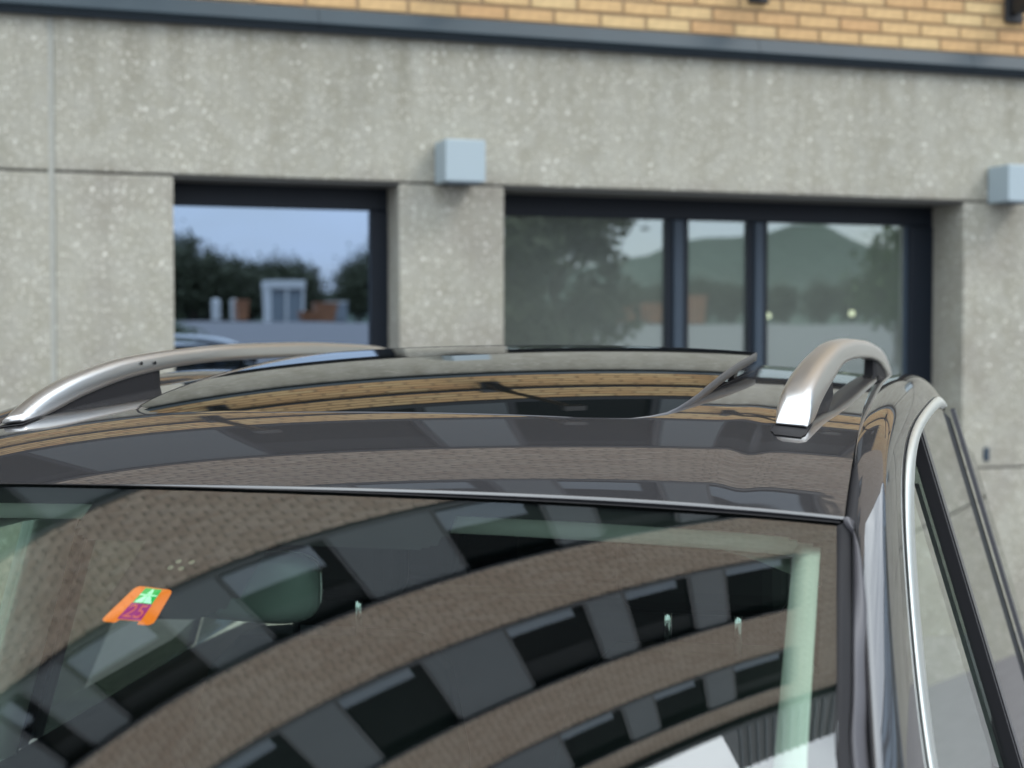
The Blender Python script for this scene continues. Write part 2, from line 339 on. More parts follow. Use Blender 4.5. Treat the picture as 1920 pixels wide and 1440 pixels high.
# ground floor windows
def gwindow(x0, x1, depth, panes, right_post):
    z1 = LINT; z0 = BASE + .02; y = depth
    w = box('window', x0 - .02, x1 + .02, y + .012, y + .07, z1 - .12, z1 - .002, M['frame'], bld, .004)
    pieces = [(x0 - .02, x1 + .02, z0, z0 + .09, M['frame'])]
    for a, b, s in panes['posts']:
        if s:
            q = (b - a) * .27; pieces += [(a, a + q, z0 + .09, z1 - .12, M['frame']), (b - q, b, z0 + .09, z1 - .12, M['frame'])]
            box('mullion', a + q + .002, b - q - .002, y - .018, y + .06, z0 + .09, z1 - .122, M['frame_lt'], w, .006)
        else: pieces.append((a, b, z0 + .09, z1 - .12, M['frame']))
    for a, b, za, zb, m in pieces: box('frame', a, b, y, y + .07, za, zb, m, w, .006)
    for a, b, m in panes['glass']:
        p = link_mesh('pane', [(a, y + .03, z0 + .05), (b, y + .03, z0 + .05), (b, y + .03, z1 - .10), (a, y + .03, z1 - .10)], [(0, 1, 2, 3)], m, w)
    return w
D1, D2 = .22, .30
# opening one: a single mirrored pane; the frame hides behind the left reveal
gwindow(.90, 2.045, D1, dict(posts=[(1.945, 2.045, 0)], glass=[(.90, 1.96, M['pane_blue'])]), 0)
gwindow(2.59, 5.41, D2, dict(posts=[(3.660, 3.800, 1), (4.172, 4.300, 1), (5.242, 5.41, 0)],
        glass=[(2.60, 3.67, M['pane_green']), (3.79, 4.18, M['pane_green']), (4.29, 5.25, M['pane_green'])]), 0)
box('window_stop', 5.215, 5.245, D2 + .02, D2 + .05, BASE + .1, LINT - .12, M['frame_lt'], bld, .003)
# rooms behind the ground floor glass
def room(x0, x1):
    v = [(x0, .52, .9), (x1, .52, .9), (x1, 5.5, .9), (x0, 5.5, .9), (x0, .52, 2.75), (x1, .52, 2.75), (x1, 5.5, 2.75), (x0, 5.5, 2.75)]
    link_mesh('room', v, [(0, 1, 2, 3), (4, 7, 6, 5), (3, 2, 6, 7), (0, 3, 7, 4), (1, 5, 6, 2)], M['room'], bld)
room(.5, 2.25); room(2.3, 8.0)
for lx, lz, lab in ((4.98, 1.868, 'lit globe lamp inside the right window pane, left one of the pair'), (5.62, 1.885, 'lit globe lamp inside the right window pane, nearer the window jamb')):
    e = empty('globe_lamp', (lx + .0, YW + 1.55, lz), lab, 'lamp', 'globe lamps hanging behind the right window')
    bm = bmesh.new(); bmesh.ops.create_uvsphere(bm, u_segments=12, v_segments=8, radius=.022); bm_obj('globe', bm, M['bulb'], e, True)
    bm = bmesh.new(); add_tube(bm, [(0, 0, .02), (0, 0, .85)], .004, 6); bm_obj('cord', bm, M['black'], e)

# upper storeys: ribbon windows. list of (bottom, top) heights and of x edges, windows and grey panels in turn
FLO = [(4.17, 5.80), (7.85, 9.50), (11.11, 12.76), (14.30, 16.42), (18.08, 19.75)]
EDG = [(-12.2, -11.1, 'w'), (-11.1, -10.2, 'p'), (-10.2, -9.0, 'w'), (-9.0, -8.4, 'p'), (-8.4, -7.2, 'w'), (-7.2, -6.5, 'p'), (-6.5, -5.35, 'w'), (-5.35, -4.75, 'p'), (-4.75, -4.30, 'w'),
       (-4.30, -3.79, 'p'), (-3.79, -2.57, 'w'), (-2.57, -1.78, 'p'), (-1.78, -.44, 'w'), (-.44, .75, 'p'), (.75, 2.00, 'w'), (2.00, 2.545, 'p'), (2.545, 3.61, 'w'), (3.61, 4.14, 'p'), (4.14, 5.34, 'w')]
X0B, X1B, ROOFZ = EDG[0][0], EDG[-1][1], 20.55
M['mortar_l'] = mat('pale_mortar', (.29, .205, .125), .95, noise=(40, .25))
wall = bbox('brick_wall', XL, XR, .010, .40, 3.30, FLO[0][0], M['mortar_l'])
prev = FLO[0][1]
for b, t in FLO[1:] + [(ROOFZ, 0)]:
    bbox('brick_wall', XL, XR, .010, .40, prev, b, M['mortar']); prev = t
for b, t in FLO:
    bbox('brick_wall', X1B, XR, .010, .40, b, t, M['mortar']); bbox('brick_wall', XL, X0B, .010, .40, b, t, M['mortar'])
for b, t in FLO:
    bbox('sill_rail', X0B, X1B, -.012, .16, b - .045, b + .055, M['frame'], bevel=.004)
    bbox('head_rail', X0B, X1B, -.004, .16, t - .06, t, M['frame'], bevel=.004)
    bbox('ribbon_backing', X0B, X1B, .16, .30, b, t, M['gap'])
    for a, c, k in EDG:
        if k == 'p': bbox('facade_panel', a + .008, c - .008, .02, .10, b + .055, t - .06, M['panel'], bevel=.004)
        else:
            fr = bbox('window', a, a + .05, .03, .10, b + .055, t - .06, M['frame'])
            box('frame', c - .05, c, .03, .10, b + .055, t - .06, M['frame'], fr)
            g_ = random.random()
            if g_ < .55: box('roller_blind', a + .055, c - .055, .078, .082, t - .06 - (t - b) * (.12 + .5 * g_), t - .07, M['blind'], fr)
            s = .30 if b > 14 else .55
            if b > 7:
                box('vent_flap', a + .05, c - .22, .05, .08, b + .20, b + .20 + s * .8, M['pane_sky'], fr)
            link_mesh('pane', [(a + .05, .085, b + .055), (c - .05, .085, b + .055), (c - .05, .085, t - .06), (a + .05, .085, t - .06)], [(0, 1, 2, 3)], M['pane_dark'], fr)
bbox('eave', XL - .1, XR + .1, -.10, .5, ROOFZ, ROOFZ + .22, M['flashing_dk'], bevel=.01)
bbox('side_wall', XL, XL + .3, .5, 12, 0, ROOFZ, M['mortar']); bbox('side_wall', XR - .3, XR, .5, 12, 0, ROOFZ, M['mortar'])
bbox('rear_wall', XL, XR, 12, 12.3, 0, ROOFZ, M['mortar']); bbox('flat_roof', XL, XR, .5, 12, ROOFZ - .3, ROOFZ, M['gap'])
# dark clad rooftop plant room with a glazed end
pent = bbox('rooftop_plant_room', 4.1, 6.55, -.05, 6, ROOFZ + .22, 23.1, M['frame'])
for i in range(12): box('cladding_rib', 4.14 + i * .2, 4.18 + i * .2, -.08, -.051, ROOFZ + .24, 23.08, M['frame_lt'], pent)
pe2 = bbox('rooftop_glazing', 6.6, 11, -.03, 6, ROOFZ + .22, 22.6, M['frame'])
for k, (z0, z1) in enumerate(((20.85, 21.15), (21.25, 21.55), (21.7, 22.0))):
    for i in range(3): box('pane', 6.68 + i * 1.3, 7.9 + i * 1.3, -.06, -.031, z0, z1, M['pane_sky'], pe2)

# bricks: running bond, each one proud of the mortar; the lowest courses over the visible stretch are single objects
PX, PZ, BL, BH = .262, .0752, .248, .0615
bv = np.array([(0, .012, 0), (BL, .012, 0), (BL, .012, BH), (0, .012, BH), (.002, 0, .002), (BL - .002, 0, .002), (BL - .002, 0, BH - .002), (.002, 0, BH - .002)])
bf = np.array([(4, 5, 6, 7), (0, 1, 5, 4), (1, 2, 6, 5), (2, 3, 7, 6), (3, 0, 4, 7)])
bme = bpy.data.meshes.new('brick'); bme.from_pydata(bv.tolist(), [], bf.tolist()); bme.materials.append(M['brick_o'])
single = 0; STORE = {'brick_s': ([], []), 'brick_t': ([], [])}
nz = int((ROOFZ - 3.366) / PZ)
for k in range(nz):
    z = 3.368 + k * PZ
    spans = [(XL, XR)]
    for b, t in FLO:
        if z + BH > b - .04 and z < t: spans = [(XL, X0B), (X1B, XR)]
    off = (k % 2) * PX / 2 + (.0 if k % 4 < 2 else .03)
    for a, c in spans:
        i = math.floor((a - off) / PX)
        while True:
            x = i * PX + off; i += 1
            if x + BL > c: break
            if x < a: continue
            dz = rng.normal(0, .0008); dy = abs(rng.normal(0, .0015))
            if single < 300 and z < 4.14 and .6 < x < 7.9:
                o = bpy.data.objects.new('brick', bme); C.objects.link(o); o.parent = bld; o.location = (x, dy, z + dz); single += 1
            else:
                V, T = STORE['brick_s' if z < FLO[0][1] else 'brick_t']; V.append(bv + (x, dy, z + dz)); T.append(rng.random())
for key, (V, T) in STORE.items():
    me = bpy.data.meshes.new('brick_courses'); VV = np.concatenate(V); FF = np.concatenate([bf + 8 * i for i in range(len(V))])
    me.vertices.add(len(VV)); me.vertices.foreach_set('co', VV.ravel()); me.loops.add(FF.size); me.loops.foreach_set('vertex_index', FF.ravel())
    me.polygons.add(len(FF)); me.polygons.foreach_set('loop_start', np.arange(len(FF)) * 4); me.update(calc_edges=True)
    at_ = me.attributes.new('tint', 'FLOAT', 'FACE'); at_.data.foreach_set('value', np.repeat(np.array(T), 5)); me.materials.append(M[key])
    o = bpy.data.objects.new('brick_courses', me); C.objects.link(o); o.parent = bld; o['kind'] = 'stuff'
bbox('cable_tray', XL, XR, -.045, .008, 3.765, 3.815, M['frame'], bevel=.004)

# cube lamps and black facade brackets: things mounted on the wall
def cube_lamp(x, z, label):
    e = empty('wall_lamp', (x, YW, z), label, 'wall lamp', 'cube lamps on the concrete wall')
    bm = bmesh.new(); add_box(bm, -.105, .105, -.205, -.012, -.105, .105, .006, 2); bm_obj('lamp_body', bm, M['white_lamp'], e)
    box('mounting_plate', -.06, .06, -.013, 0, -.06, .06, M['black'], e)
    box('light_outlet', -.08, .08, -.2, -.04, -.1085, -.1045, M['pane_sky'], e)
cube_lamp(2.327, 2.612, 'pale blue cube lamp above the concrete pier between the two windows')
cube_lamp(5.660, 2.605, 'pale blue cube lamp cut off by the right edge of the picture')
cube_lamp(9.15, 2.632, 'pale blue cube lamp on the far right wall beyond the car')
def bracket(x, label):
    e = empty('facade_bracket', (x, YW, 3.79), label, 'bracket', 'black brackets on the brick wall')
    box('wall_plate', -.06, .06, -.03, 0, -.24, .10, M['black'], e, .006)
    bm = bmesh.new(); add_tube(bm, [(0, -.03, -.04), (.02, -1.25, .03)], .036, 4); bm_obj('arm', bm, M['black'], e)
    loft('gusset', [[(sx, -.03, -.18), (sx, -.03, -.02), (sx, -.40, -.02), (sx, -.30, -.06), (sx, -.10, -.20)] for sx in (-.035, .035)], M['black'], e, False, True, True)
    box('end_cap', -.045, .085, -1.33, -1.24, -.03, .09, M['black'], e, .01)
for x, lab in ((-4.05, 'black steel bracket far left on the brick wall, seen only mirrored in the car roof'), (-2.4, 'black steel bracket left of the tilted glass roof, mirrored in the roof paint'), (-.78, 'black steel bracket above the vertical wall joint, seen mirrored in the car roof'), (.84, 'black steel bracket above the mirrored window'), (2.45, 'black steel bracket above the first cube lamp'),
               (4.06, 'black steel bracket at the top edge, above the middle of the wide window'), (5.72, 'black steel bracket in the top right corner, above the cut-off cube lamp'), (7.35, 'black steel bracket on the brick wall to the right of the picture')):
    bracket(x, lab)

# ---------------------------------------------------------------- yard behind the camera, seen in the windows
def leaf_mat(name, col):
    m = mat(name, col, .7, noise=(2.0, .45)); return m
M['leaf'] = leaf_mat('broad_leaves', (.060, .070, .034)); M['needle'] = leaf_mat('conifer_needles', (.032, .042, .026)); M['leaf2'] = leaf_mat('bright_leaves', (.07, .11, .03))
def crown_mesh(name, r, h, n, leaf, shape, seed, m):
    g = np.random.default_rng(seed); ncl = 46
    cl = []
    while len(cl) < ncl:
        p = g.uniform(-1, 1, 3); 
        if shape == 'cone':
            hh = (p[2] + 1) / 2; rr = (1 - hh) * .95 + .05
            if np.hypot(p[0], p[1]) < rr: cl.append((p[0] * r, p[1] * r, hh * h, .22 * r * (1.2 - hh)))
        elif (p ** 2).sum() < 1 and (p ** 2).sum() > .12: cl.append((p[0] * r, p[1] * r, (p[2] + 1) / 2 * h, r * g.uniform(.18, .36)))
    cl = np.array(cl); idx = g.integers(0, ncl, n); cen = cl[idx, :3] + g.normal(0, 1, (n, 3)) * cl[idx, 3:4] * .6
    u = g.normal(0, 1, (n, 3)); u /= np.linalg.norm(u, axis=1, keepdims=True); w = np.cross(u, g.normal(0, 1, (n, 3))); w /= np.linalg.norm(w, axis=1, keepdims=True)
    s = leaf * g.uniform(.6, 1.3, (n, 1)); V = np.stack([cen - u * s, cen + w * s * .55, cen + u * s, cen - w * s * .55], 1).reshape(-1, 3)
    me = bpy.data.meshes.new(name); F4 = np.arange(4 * n).reshape(-1, 4)
    me.vertices.add(4 * n); me.vertices.foreach_set('co', V.ravel()); me.loops.add(4 * n); me.loops.foreach_set('vertex_index', F4.ravel())
    me.polygons.add(n); me.polygons.foreach_set('loop_start', np.arange(n) * 4); me.update(calc_edges=True); me.materials.append(m); return me
def tree(name, p, r, h, trunk, cm, label, group=None, sc=1.0):
    e = empty(name, p, label, 'tree', group); e.scale = (sc, sc, sc)
    bm = bmesh.new(); g = random.Random(int(p[0] * 10)); add_tube(bm, [(0, 0, -.3), (.02 * h, 0, trunk), (.0, .02 * h, trunk + h * .45), (.03 * h, 0, trunk + h * .8)], [r * .09, r * .075, r * .05, r * .02], 8)
    for k in range(7):
        a = g.uniform(0, 6.28); z0 = trunk + h * g.uniform(.05, .55); add_tube(bm, [(0, 0, z0), (math.cos(a) * r * .35, math.sin(a) * r * .35, z0 + h * .12), (math.cos(a) * r * .75, math.sin(a) * r * .75, z0 + h * .2)], [r * .035, r * .025, r * .01], 5)
    bm_obj('trunk', bm, M['bark'], e)
    c = bpy.data.objects.new('crown', cm); C.objects.link(c); c.parent = e; c.location = (0, 0, trunk); return e
cm_big = crown_mesh('crown', 1.75, 4.6, 11000, .14, 'ball', 1, M['leaf']); cm_con = crown_mesh('crown', 1.6, 8, 3200, .20, 'cone', 2, M['needle'])
cm_round = crown_mesh('crown', 3.2, 6.5, 3600, .24, 'ball', 3, M['leaf']); cm_bri = crown_mesh('crown', 1.6, 3.0, 2400, .12, 'ball', 4, M['leaf2'])
def onground(u, t):
    p = mirr(u, 600, t); p.z = gz(p.x, p.y); return p
tree('leafy_tree', onground(1042, 34), 1.75, 4.6, .10, cm_big, 'dense leafy tree mirrored in the left pane of the wide window')
tree('young_tree', onground(1690, 40), .8, 3.2, 1.2, cm_bri, 'slender young tree mirrored in the top right of the right pane', None, .8)
NAMED = ('tallest dark conifer, at the left edge of the blue pane', 'dark conifer second from the left edge of the blue pane', 'dark conifer third from the left edge of the blue pane', 'dark conifer with a thin top, fourth from the left edge of the blue pane', 'dark conifer mirrored just above the two white tanks', 'dark conifer mirrored left of the kiosk roof')
for (u, t, s), lab in zip(((334, 200, 1.75), (354, 205, 1.85), (376, 210, 1.45), (400, 215, 1.65), (426, 220, 1.35), (450, 225, 1.35)), NAMED):
    tree('conifer', onground(u, t), 1.6, 8, .6, cm_con, lab, 'dark conifers behind the yard', s)
RT = ((318, 190, 1.60, 'at the outer left edge of the blue pane'), (362, 192, 1.34, 'in front of the tallest conifers'), (410, 196, 1.28, 'above the left white tank'), (440, 200, 1.22, 'above the orange skip beside the tank'), (468, 205, 1.15, 'left of the kiosk'), (500, 208, 1.18, 'behind the left kiosk post'), (530, 210, 1.28, 'behind the kiosk roof'), (560, 214, 1.22, 'behind the right kiosk post'), (585, 218, .78, 'above the low orange skip'), (612, 220, .66, 'above the tall orange skip'), (672, 150, .85, 'at the right edge of the blue pane'), (705, 150, 1.0, 'behind the right frame of the blue pane'), (745, 160, .9, 'behind the concrete pier'),
      (1190, 190, .72, 'between two orange skips in the wide window'), (1240, 195, .74, 'beside the first mullion of the wide window'), (1320, 195, .85, 'in the narrow middle pane'), (1370, 200, .8, 'at the right of the narrow middle pane'), (1470, 180, .7, 'at the left of the right pane'), (1540, 175, .7, 'below the mirrored summit in the right pane'), (1600, 170, .72, 'above the right globe lamp'), (1660, 160, .85, 'at the right edge of the right pane'))
for u, t, s, lab in RT: tree('round_tree', onground(u, t), 3.2, 6.5, 1.0, cm_round, 'round leafy tree mirrored ' + lab, 'round trees beyond the yard', s)
for u, t, lab in ((334, 24, 'green shrub mirrored at the lower left corner of the blue pane'), (330, 31, 'smaller green shrub mirrored above the corner shrub in the blue pane')):
    tree('shrub', onground(u, t), 1.6, 3.0, .1, cm_bri, lab, 'shrubs beside the yard', .34)
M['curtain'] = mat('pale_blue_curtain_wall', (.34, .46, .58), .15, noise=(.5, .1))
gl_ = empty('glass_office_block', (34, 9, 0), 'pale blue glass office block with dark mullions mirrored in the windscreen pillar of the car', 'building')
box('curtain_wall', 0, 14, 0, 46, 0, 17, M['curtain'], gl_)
for i in range(17): box('mullion', -.12, -.001, i * 2.8, i * 2.8 + .22, 0, 17, M['frame'], gl_)
for i in range(6): box('floor_band', -.2, -.121, 0, 46, i * 3.2 + .4, i * 3.2 + .95, M['frame'], gl_)
for k, (x, y, sc_) in enumerate(((24, 6, .75), (25, 12, .85), (26.5, 18, .75), (23, .5, .7))):
    tree('round_tree', (x, y, 0), 3.2, 6.5, 1.0, cm_round, 'round leafy tree right of the office building, ' + ('second', 'third', 'fourth', 'first')[k] + ' from the road in its row', 'round trees beside the glass block', sc_)
M['white'] = mat('white_painted_metal', (.62, .62, .60), .5, noise=(3, .08)); M['oran'] = mat('orange_painted_steel', (.30, .13, .06), .55, noise=(2, .35)); M['bluep'] = mat('blue_door_paint', (.02, .06, .32), .5); M['greyp'] = mat('grey_panel_paint', (.22, .25, .27), .6)
# kiosk: white roof band on posts, glazed, with a blue door
kp = onground(532, 70); k = empty('kiosk', kp, 'small white roofed kiosk with a blue door mirrored in the blue pane', 'kiosk')
box('roof', -.85, .85, -.8, .8, 1.62, 2.0, M['white'], k, .02)
for x in (-.80, -.06, .70): box('post', x, x + .12, -.78, .74, 0, 1.62, M['white'], k)
box('wall', -.68, .70, -.60, .60, 0, 1.6, M['greyp'], k); box('window', -.62, -.10, -.64, -.601, .5, 1.5, M['frame'], k); d = box('door', .12, .60, -.64, -.601, .05, 1.55, M['bluep'], k); box('handle', .16, .2, -.67, -.641, .75, .9, M['white'], d)
for u, lab in ((405, 'white round tank mirrored left of the kiosk, farther from it'), (440, 'white round tank mirrored left of the kiosk, beside the orange skip')):
    e = empty('storage_tank', onground(u, 66), lab, 'tank', 'white tanks beside the kiosk'); bm = bmesh.new(); add_cyl(bm, (0, 0, 0), .19, .1, .95, 16); bm_obj('shell', bm, M['white'], e, False)
    bm = bmesh.new(); add_tube(bm, [(0, 0, .95), (0, 0, 1.0), (0, 0, 1.04)], [.19, .14, .04], 14); bm_obj('dome', bm, M['white'], e); bm = bmesh.new(); add_cyl(bm, (0, 0, 0), .15, 0, .1, 12); bm_obj('foot', bm, M['black'], e)
def skip(u, t, w, h, lab):
    e = empty('waste_skip', onground(u, t), lab, 'skip', 'orange skips in the yard')
    loft('tub', [[(-w * s, -.5 * s2, z), (w * s, -.5 * s2, z), (w * s, .5 * s2, z), (-w * s, .5 * s2, z)] for s, s2, z in ((.36, .8, .1), (.5, 1, h))], M['oran'], e, False, True, True)
    for sx in (-.4, 0, .4): box('rib', w * sx - .03, w * sx + .03, -.56, -.5, .15, h - .02, M['oran'], e)
    box('rim', -w * .53, w * .53, -.56, .56, h, h + .07, M['oran'], e, .01); box('skid', -w * .36, w * .36, -.3, .3, 0, .1, M['black'], e)
skip(452, 64, .5, .9, 'narrow orange skip mirrored beside the white tank'); skip(582, 66, .9, .45, 'low orange skip mirrored right of the kiosk'); skip(612, 72, 1.1, .95, 'tall orange skip mirrored at the right of the blue pane')
skip(1172, 66, .8, .75, 'orange skip mirrored right of the leafy tree'); skip(1226, 66, .7, .85, 'orange skip mirrored beside the window mullion'); skip(1312, 70, .6, 1.3, 'tall orange skip mirrored in the narrow middle pane')
e = empty('rubble_container', onground(632, 74), 'grey and tan container mirrored beside the dark tree edge', 'container'); box('body', -.5, .5, -.5, .5, .12, 1.0, M['greyp'], e, .02); box('lid', -.53, .53, -.53, .53, 1.0, 1.08, M['white'], e, .02); box('skid', -.4, .4, -.3, .3, 0, .12, M['black'], e)

# ---------------------------------------------------------------- the parked car (local x = across, y = towards its rear, z up from the windscreen top edge)
PSI, OX, OY, OZ = .56779, .38713, 1.78239, 1.56478
car = empty('parked_car', (OX, OY, 0), 'dark grey estate car with silver roof rails and its glass roof tilted open', 'car', rz=-PSI)
def zw(a, b):
    return -.001 + .014 * b * b + .52748 * a - .10839 * a * a - .05903 * b * b + .03356 * a * b * b - .0431 * b ** 4 - .011 * b - .12916 * a * b - .05677 * a ** 3 - .01455 * a * a * b * b
def zr0(a, b):
    e, e2 = math.exp(-a / .07), math.exp(-a / .25); q = -.00346 - .40909 * b * b - .4511 * b ** 4; q2 = .3872 + .09903 * b * b
    return .05674 * a - .02591 * a * a - .02161 * a ** 3 - .05016 * b * b + .0233 * a * b * b - .03968 * b ** 4 - .01357 * a * a * b * b + .00711 * a * b ** 4 - q * .07 * (e - 1) - q2 * .25 * (e2 - 1)
def zr(a, b):
    a1 = min(a, 1.1); z = zr0(a1, b) + .075 * max(0, a1 - .45) ** 2
    if a > 1.1:
        s = (zr0(1.1, b) - zr0(1.09, b)) / .01 + .15 * .65; u = a - 1.1
        z += s * .3 * (1 - math.exp(-u / .3)) - .035 * u * u
    if b > 0: z -= .0016 * math.exp(-((b - .470) / .020) ** 2 - ((a - .25) / .16) ** 2)   # stamped run-out in front of the rail foot
    return z
def zp(a, b):
    u = a - .3
    return .0828 + .2002 * u - .1616 * u * u + .0499 * u ** 3 - .0669 * b * b - .0016 * b * b * u - .1043 * b ** 4 + .0016 * b + .0078 * b * u
def lip(b): return .03848 * b * b
def at(px, py, a):
    """local point at depth a (metres behind the windscreen top edge) on the sight line of photo pixel (px, py)"""
    fw = Vector((math.sin(YAW) * math.cos(PITCH), math.cos(YAW) * math.cos(PITCH), -math.sin(PITCH))); rt = Vector((math.cos(YAW), -math.sin(YAW), 0)); up = rt.cross(fw)
    d = fw + rt * ((px - 960) / F) - up * ((py - 720) / F); A = Vector((math.sin(PSI), math.cos(PSI), 0)); B = Vector((math.cos(PSI), -math.sin(PSI), 0)); O = Vector((OX, OY, OZ)); c = Vector((0, 0, HCAM)) - O
    t = (a - c.dot(A)) / d.dot(A); p = c + d * t; return (p.dot(B), a, p.z)
def up(v): return (v[0], v[1], v[2] + OZ)
def ditch(a): return .596 + .032 * min(max(a, 0), 1.0)
LSH = .030                                    # the roof's centre line lies a little left of local x = 0

# roof skin with the opening under the glass panel
HA = (.280, .283, .290, .310, .335, .365, .41, .465, .585, .73, .945, 1.06); HB = (.250, .290, .317, .340, .358, .368, .377, .385, .395, .405, .417, .420)
def half_r(a): return float(np.interp(a, HA, HB))
def half_l(a): return half_r(a) + .05 * max(0., 1 - (a - .28) / .5) + .012
def in_open(a, b): return .296 < a < 1.05 and -half_l(a - .012) + .010 < b < half_r(a - .012) - .010
na, nb = 190, 150
av = [0.0] + [2.2 * (i / na) ** 1.35 for i in range(1, na + 1)]
V = []
hem = ((.0036, -.0006), (.0024, -.0020), (.0022, -.0026))
for dz in reversed(hem):
    for j in range(nb + 1):
        b = -ditch(0) - LSH + (2 * ditch(0) + LSH) * j / nb; V.append((b, lip(b) + dz[0] + .004, OZ + zr(lip(b) + .008, b) + dz[1] - .0002))
for a in av:
    for j in range(nb + 1):
        w = ditch(a); b = -w - LSH + (2 * w + LSH) * j / nb; aa = lip(b) * max(0, 1 - a / .5) + a + .008; V.append((b, aa, OZ + zr(aa, b)))
Fq = [f for f in grid_faces(len(av) + 3, nb + 1) if not in_open(sum(V[i][1] for i in f) / 4, sum(V[i][0] for i in f) / 4)]
link_mesh('roof', V, [f[::-1] for f in Fq], M['paint'], car, True)
loft('roof_edge_gap', [[(b, lip(b) + .0066 + da, OZ + zr(lip(b) + .008, b) + dz) for da, dz in ((.0, -.0022), (.0006, -.006), (.003, -.014))] for b in np.linspace(-ditch(0) - LSH + .004, ditch(0) - .004, 60)], M['rubber'], car)
# glass panel, tilted up at its rear
pa = [.280, .283, .2865, .29, .30, .31, .3225, .335, .35, .365, .387, .41] + [.41 + .645 * i / 24 for i in range(1, 25)]
S = []
for a in pa: S.append([(b, a, OZ + zp(a, b)) for b in np.linspace(-half_l(a), half_r(a), 61)])
pan = loft('glass_roof_panel', S, M['sunroof'], car)
rim_pts = [s[0] for s in S[::-1]] + S[0][1:-1] + [s[-1] for s in S] + S[-1][1:-1][::-1]
bm = bmesh.new(); prof = ((1.0, .0005), (1.004, -.002), (1.002, -.014), (.97, -.016)); rows = []
for p in rim_pts:
    rows.append([bm.verts.new((p[0] * s, .68 + (p[1] - .68) * s, p[2] + dz)) for s, dz in prof])
for i in range(len(rows)):
    for k in range(3): bm.faces.new((rows[i][k], rows[i][k + 1], rows[(i + 1) % len(rows)][k + 1], rows[(i + 1) % len(rows)][k]))
bm_obj('panel_edge', bm, M['gloss_black'], pan, True)
# seal round the opening, tray under it, lifting arms
bm = bmesh.new(); rows = []
seal = [(-half_l(a) + .004, a) for a in pa[::-1]] + [(b, .282) for b in np.linspace(-half_l(.28), half_r(.28), 16)[1:-1]] + [(half_r(a) - .004, a) for a in pa]
for b, a in seal:
    rows.append([])
    for s, dz in ((1.004, -.0002), (1.0, .0006), (.990, -.001), (.975, -.02)):
        bb, aa = b * s, .70 + (a - .70) * s; rows[-1].append(bm.verts.new((bb, aa, OZ + zr(aa, bb) + dz)))
for r0, r1 in zip(rows, rows[1:]):
    for k in range(3): bm.faces.new((r0[k], r0[k + 1], r1[k + 1], r1[k]))
bm_obj('opening_seal', bm, M['rubber'], car, True)
box('sunroof_tray', -.43, .43, .32, 1.07, OZ - .02, OZ - .005, M['rubber'], car)
for s in (-1, 1):
    bm = bmesh.new(); add_tube(bm, [(s * .395, .62, OZ + .045), (s * .395, .80, OZ + .085), (s * .39, .98, OZ + .128)], .007, 6); add_box(bm, s * .395 - .012, s * .395 + .012, .86, 1.0, OZ + .075, OZ + .09); bm_obj('lifting_arm', bm, M['black'], car)
    bm = bmesh.new(); add_box(bm, s * .393 - .01, s * .393 + .01, .78, .84, OZ + .07, OZ + .098, .004); bm_obj('hinge', bm, M['chrome'], car)

# roof joint strips, body side and pillar, right side from sight lines, left side mirrored
INN = [(1636, 1440, -.29), (1632, 1335, -.225), (1628, 1230, -.15), (1624, 1113, -.075), (1615, 1008, -.01), (1593, 974, .015), (1596, 910, .10), (1598, 862, .17), (1609, 785, .42), (1622, 745, .7), (1640, 714, 1.1)]
CRE = [(1688, 1440, -.262), (1682, 1335, -.195), (1673, 1230, -.12), (1664, 1113, -.045), (1657, 1000, .025), (1656, 940, .075), (1657, 880, .16), (1661, 830, .26), (1668, 770, .48), (1690, 725, .8), (1715, 697, 1.2)]
OUT = [(1733, 1440, -.12), (1722, 1335, -.05), (1713, 1230, .01), (1702, 1113, .08), (1694, 1005, .145), (1691, 940, .20), (1690, 880, .29), (1694, 835, .38), (1712, 790, .58), (1738, 757, .88), (1758, 742, 1.3)]
TRI = [(1746, 1440, -.07), (1735, 1335, .0), (1726, 1230, .06), (1715, 1113, .13), (1707, 1005, .195), (1706, 940, .245), (1707, 880, .33), (1712, 838, .41), (1728, 800, .60), (1751, 770, .89), (1771, 760, 1.3)]
def line(L3): return [Vector(at(*p)) for p in L3]
inn, cre, out_, tri = map(line, (INN, CRE, OUT, TRI))
def dense(L, n=5):
    """Catmull-Rom through the points"""
    R = []
    for i in range(len(L) - 1):
        p0, p1, p2, p3 = L[max(i - 1, 0)], L[i], L[i + 1], L[min(i + 2, len(L) - 1)]
        for k in range(n):
            t = k / n; R.append(.5 * ((2 * p1) + (p2 - p0) * t + (2 * p0 - 5 * p1 + 4 * p2 - p3) * t * t + (3 * p1 - p0 - 3 * p2 + p3) * t ** 3))
    R.append(L[-1].copy()); return R
# forward (down the pillar to the bonnet) and rear continuations
def ext(L, fwd, rear): return [Vector(p) for p in fwd] + L + [Vector(p) for p in rear]
inn = ext(inn, [(.70, -.78, -.50), (.645, -.50, -.27)], [(.640, 1.75, .080), (.62, 2.2, .02)])
cre = ext(cre, [(.74, -.72, -.52), (.675, -.42, -.30)], [(.715, 1.75, .082), (.68, 2.2, .015)])
out_ = ext(out_, [(.78, -.62, -.55), (.712, -.32, -.37)], [(.772, 1.75, .02), (.735, 2.15, -.06)])
tri = ext(tri, [(.79, -.60, -.56), (.722, -.30, -.385)], [(.784, 1.72, .0), (.755, 2.05, -.10)])
def relax(L, n=60):
    for _ in range(n): L = [L[0]] + [(L[i - 1] + 2 * L[i] + L[i + 1]) / 4 for i in range(1, len(L) - 1)] + [L[-1]]
    return L
def respace(L, n):
    d = [0.0]
    for p, q in zip(L, L[1:]): d.append(d[-1] + (q - p).length)
    return [Vector([float(np.interp(t, d, [p[k] for p in L])) for k in range(3)]) for t in np.linspace(0, d[-1], n)]
inn, cre, out_, tri = (relax(respace(dense(x, 6), 110), 40) for x in (inn, cre, out_, tri))
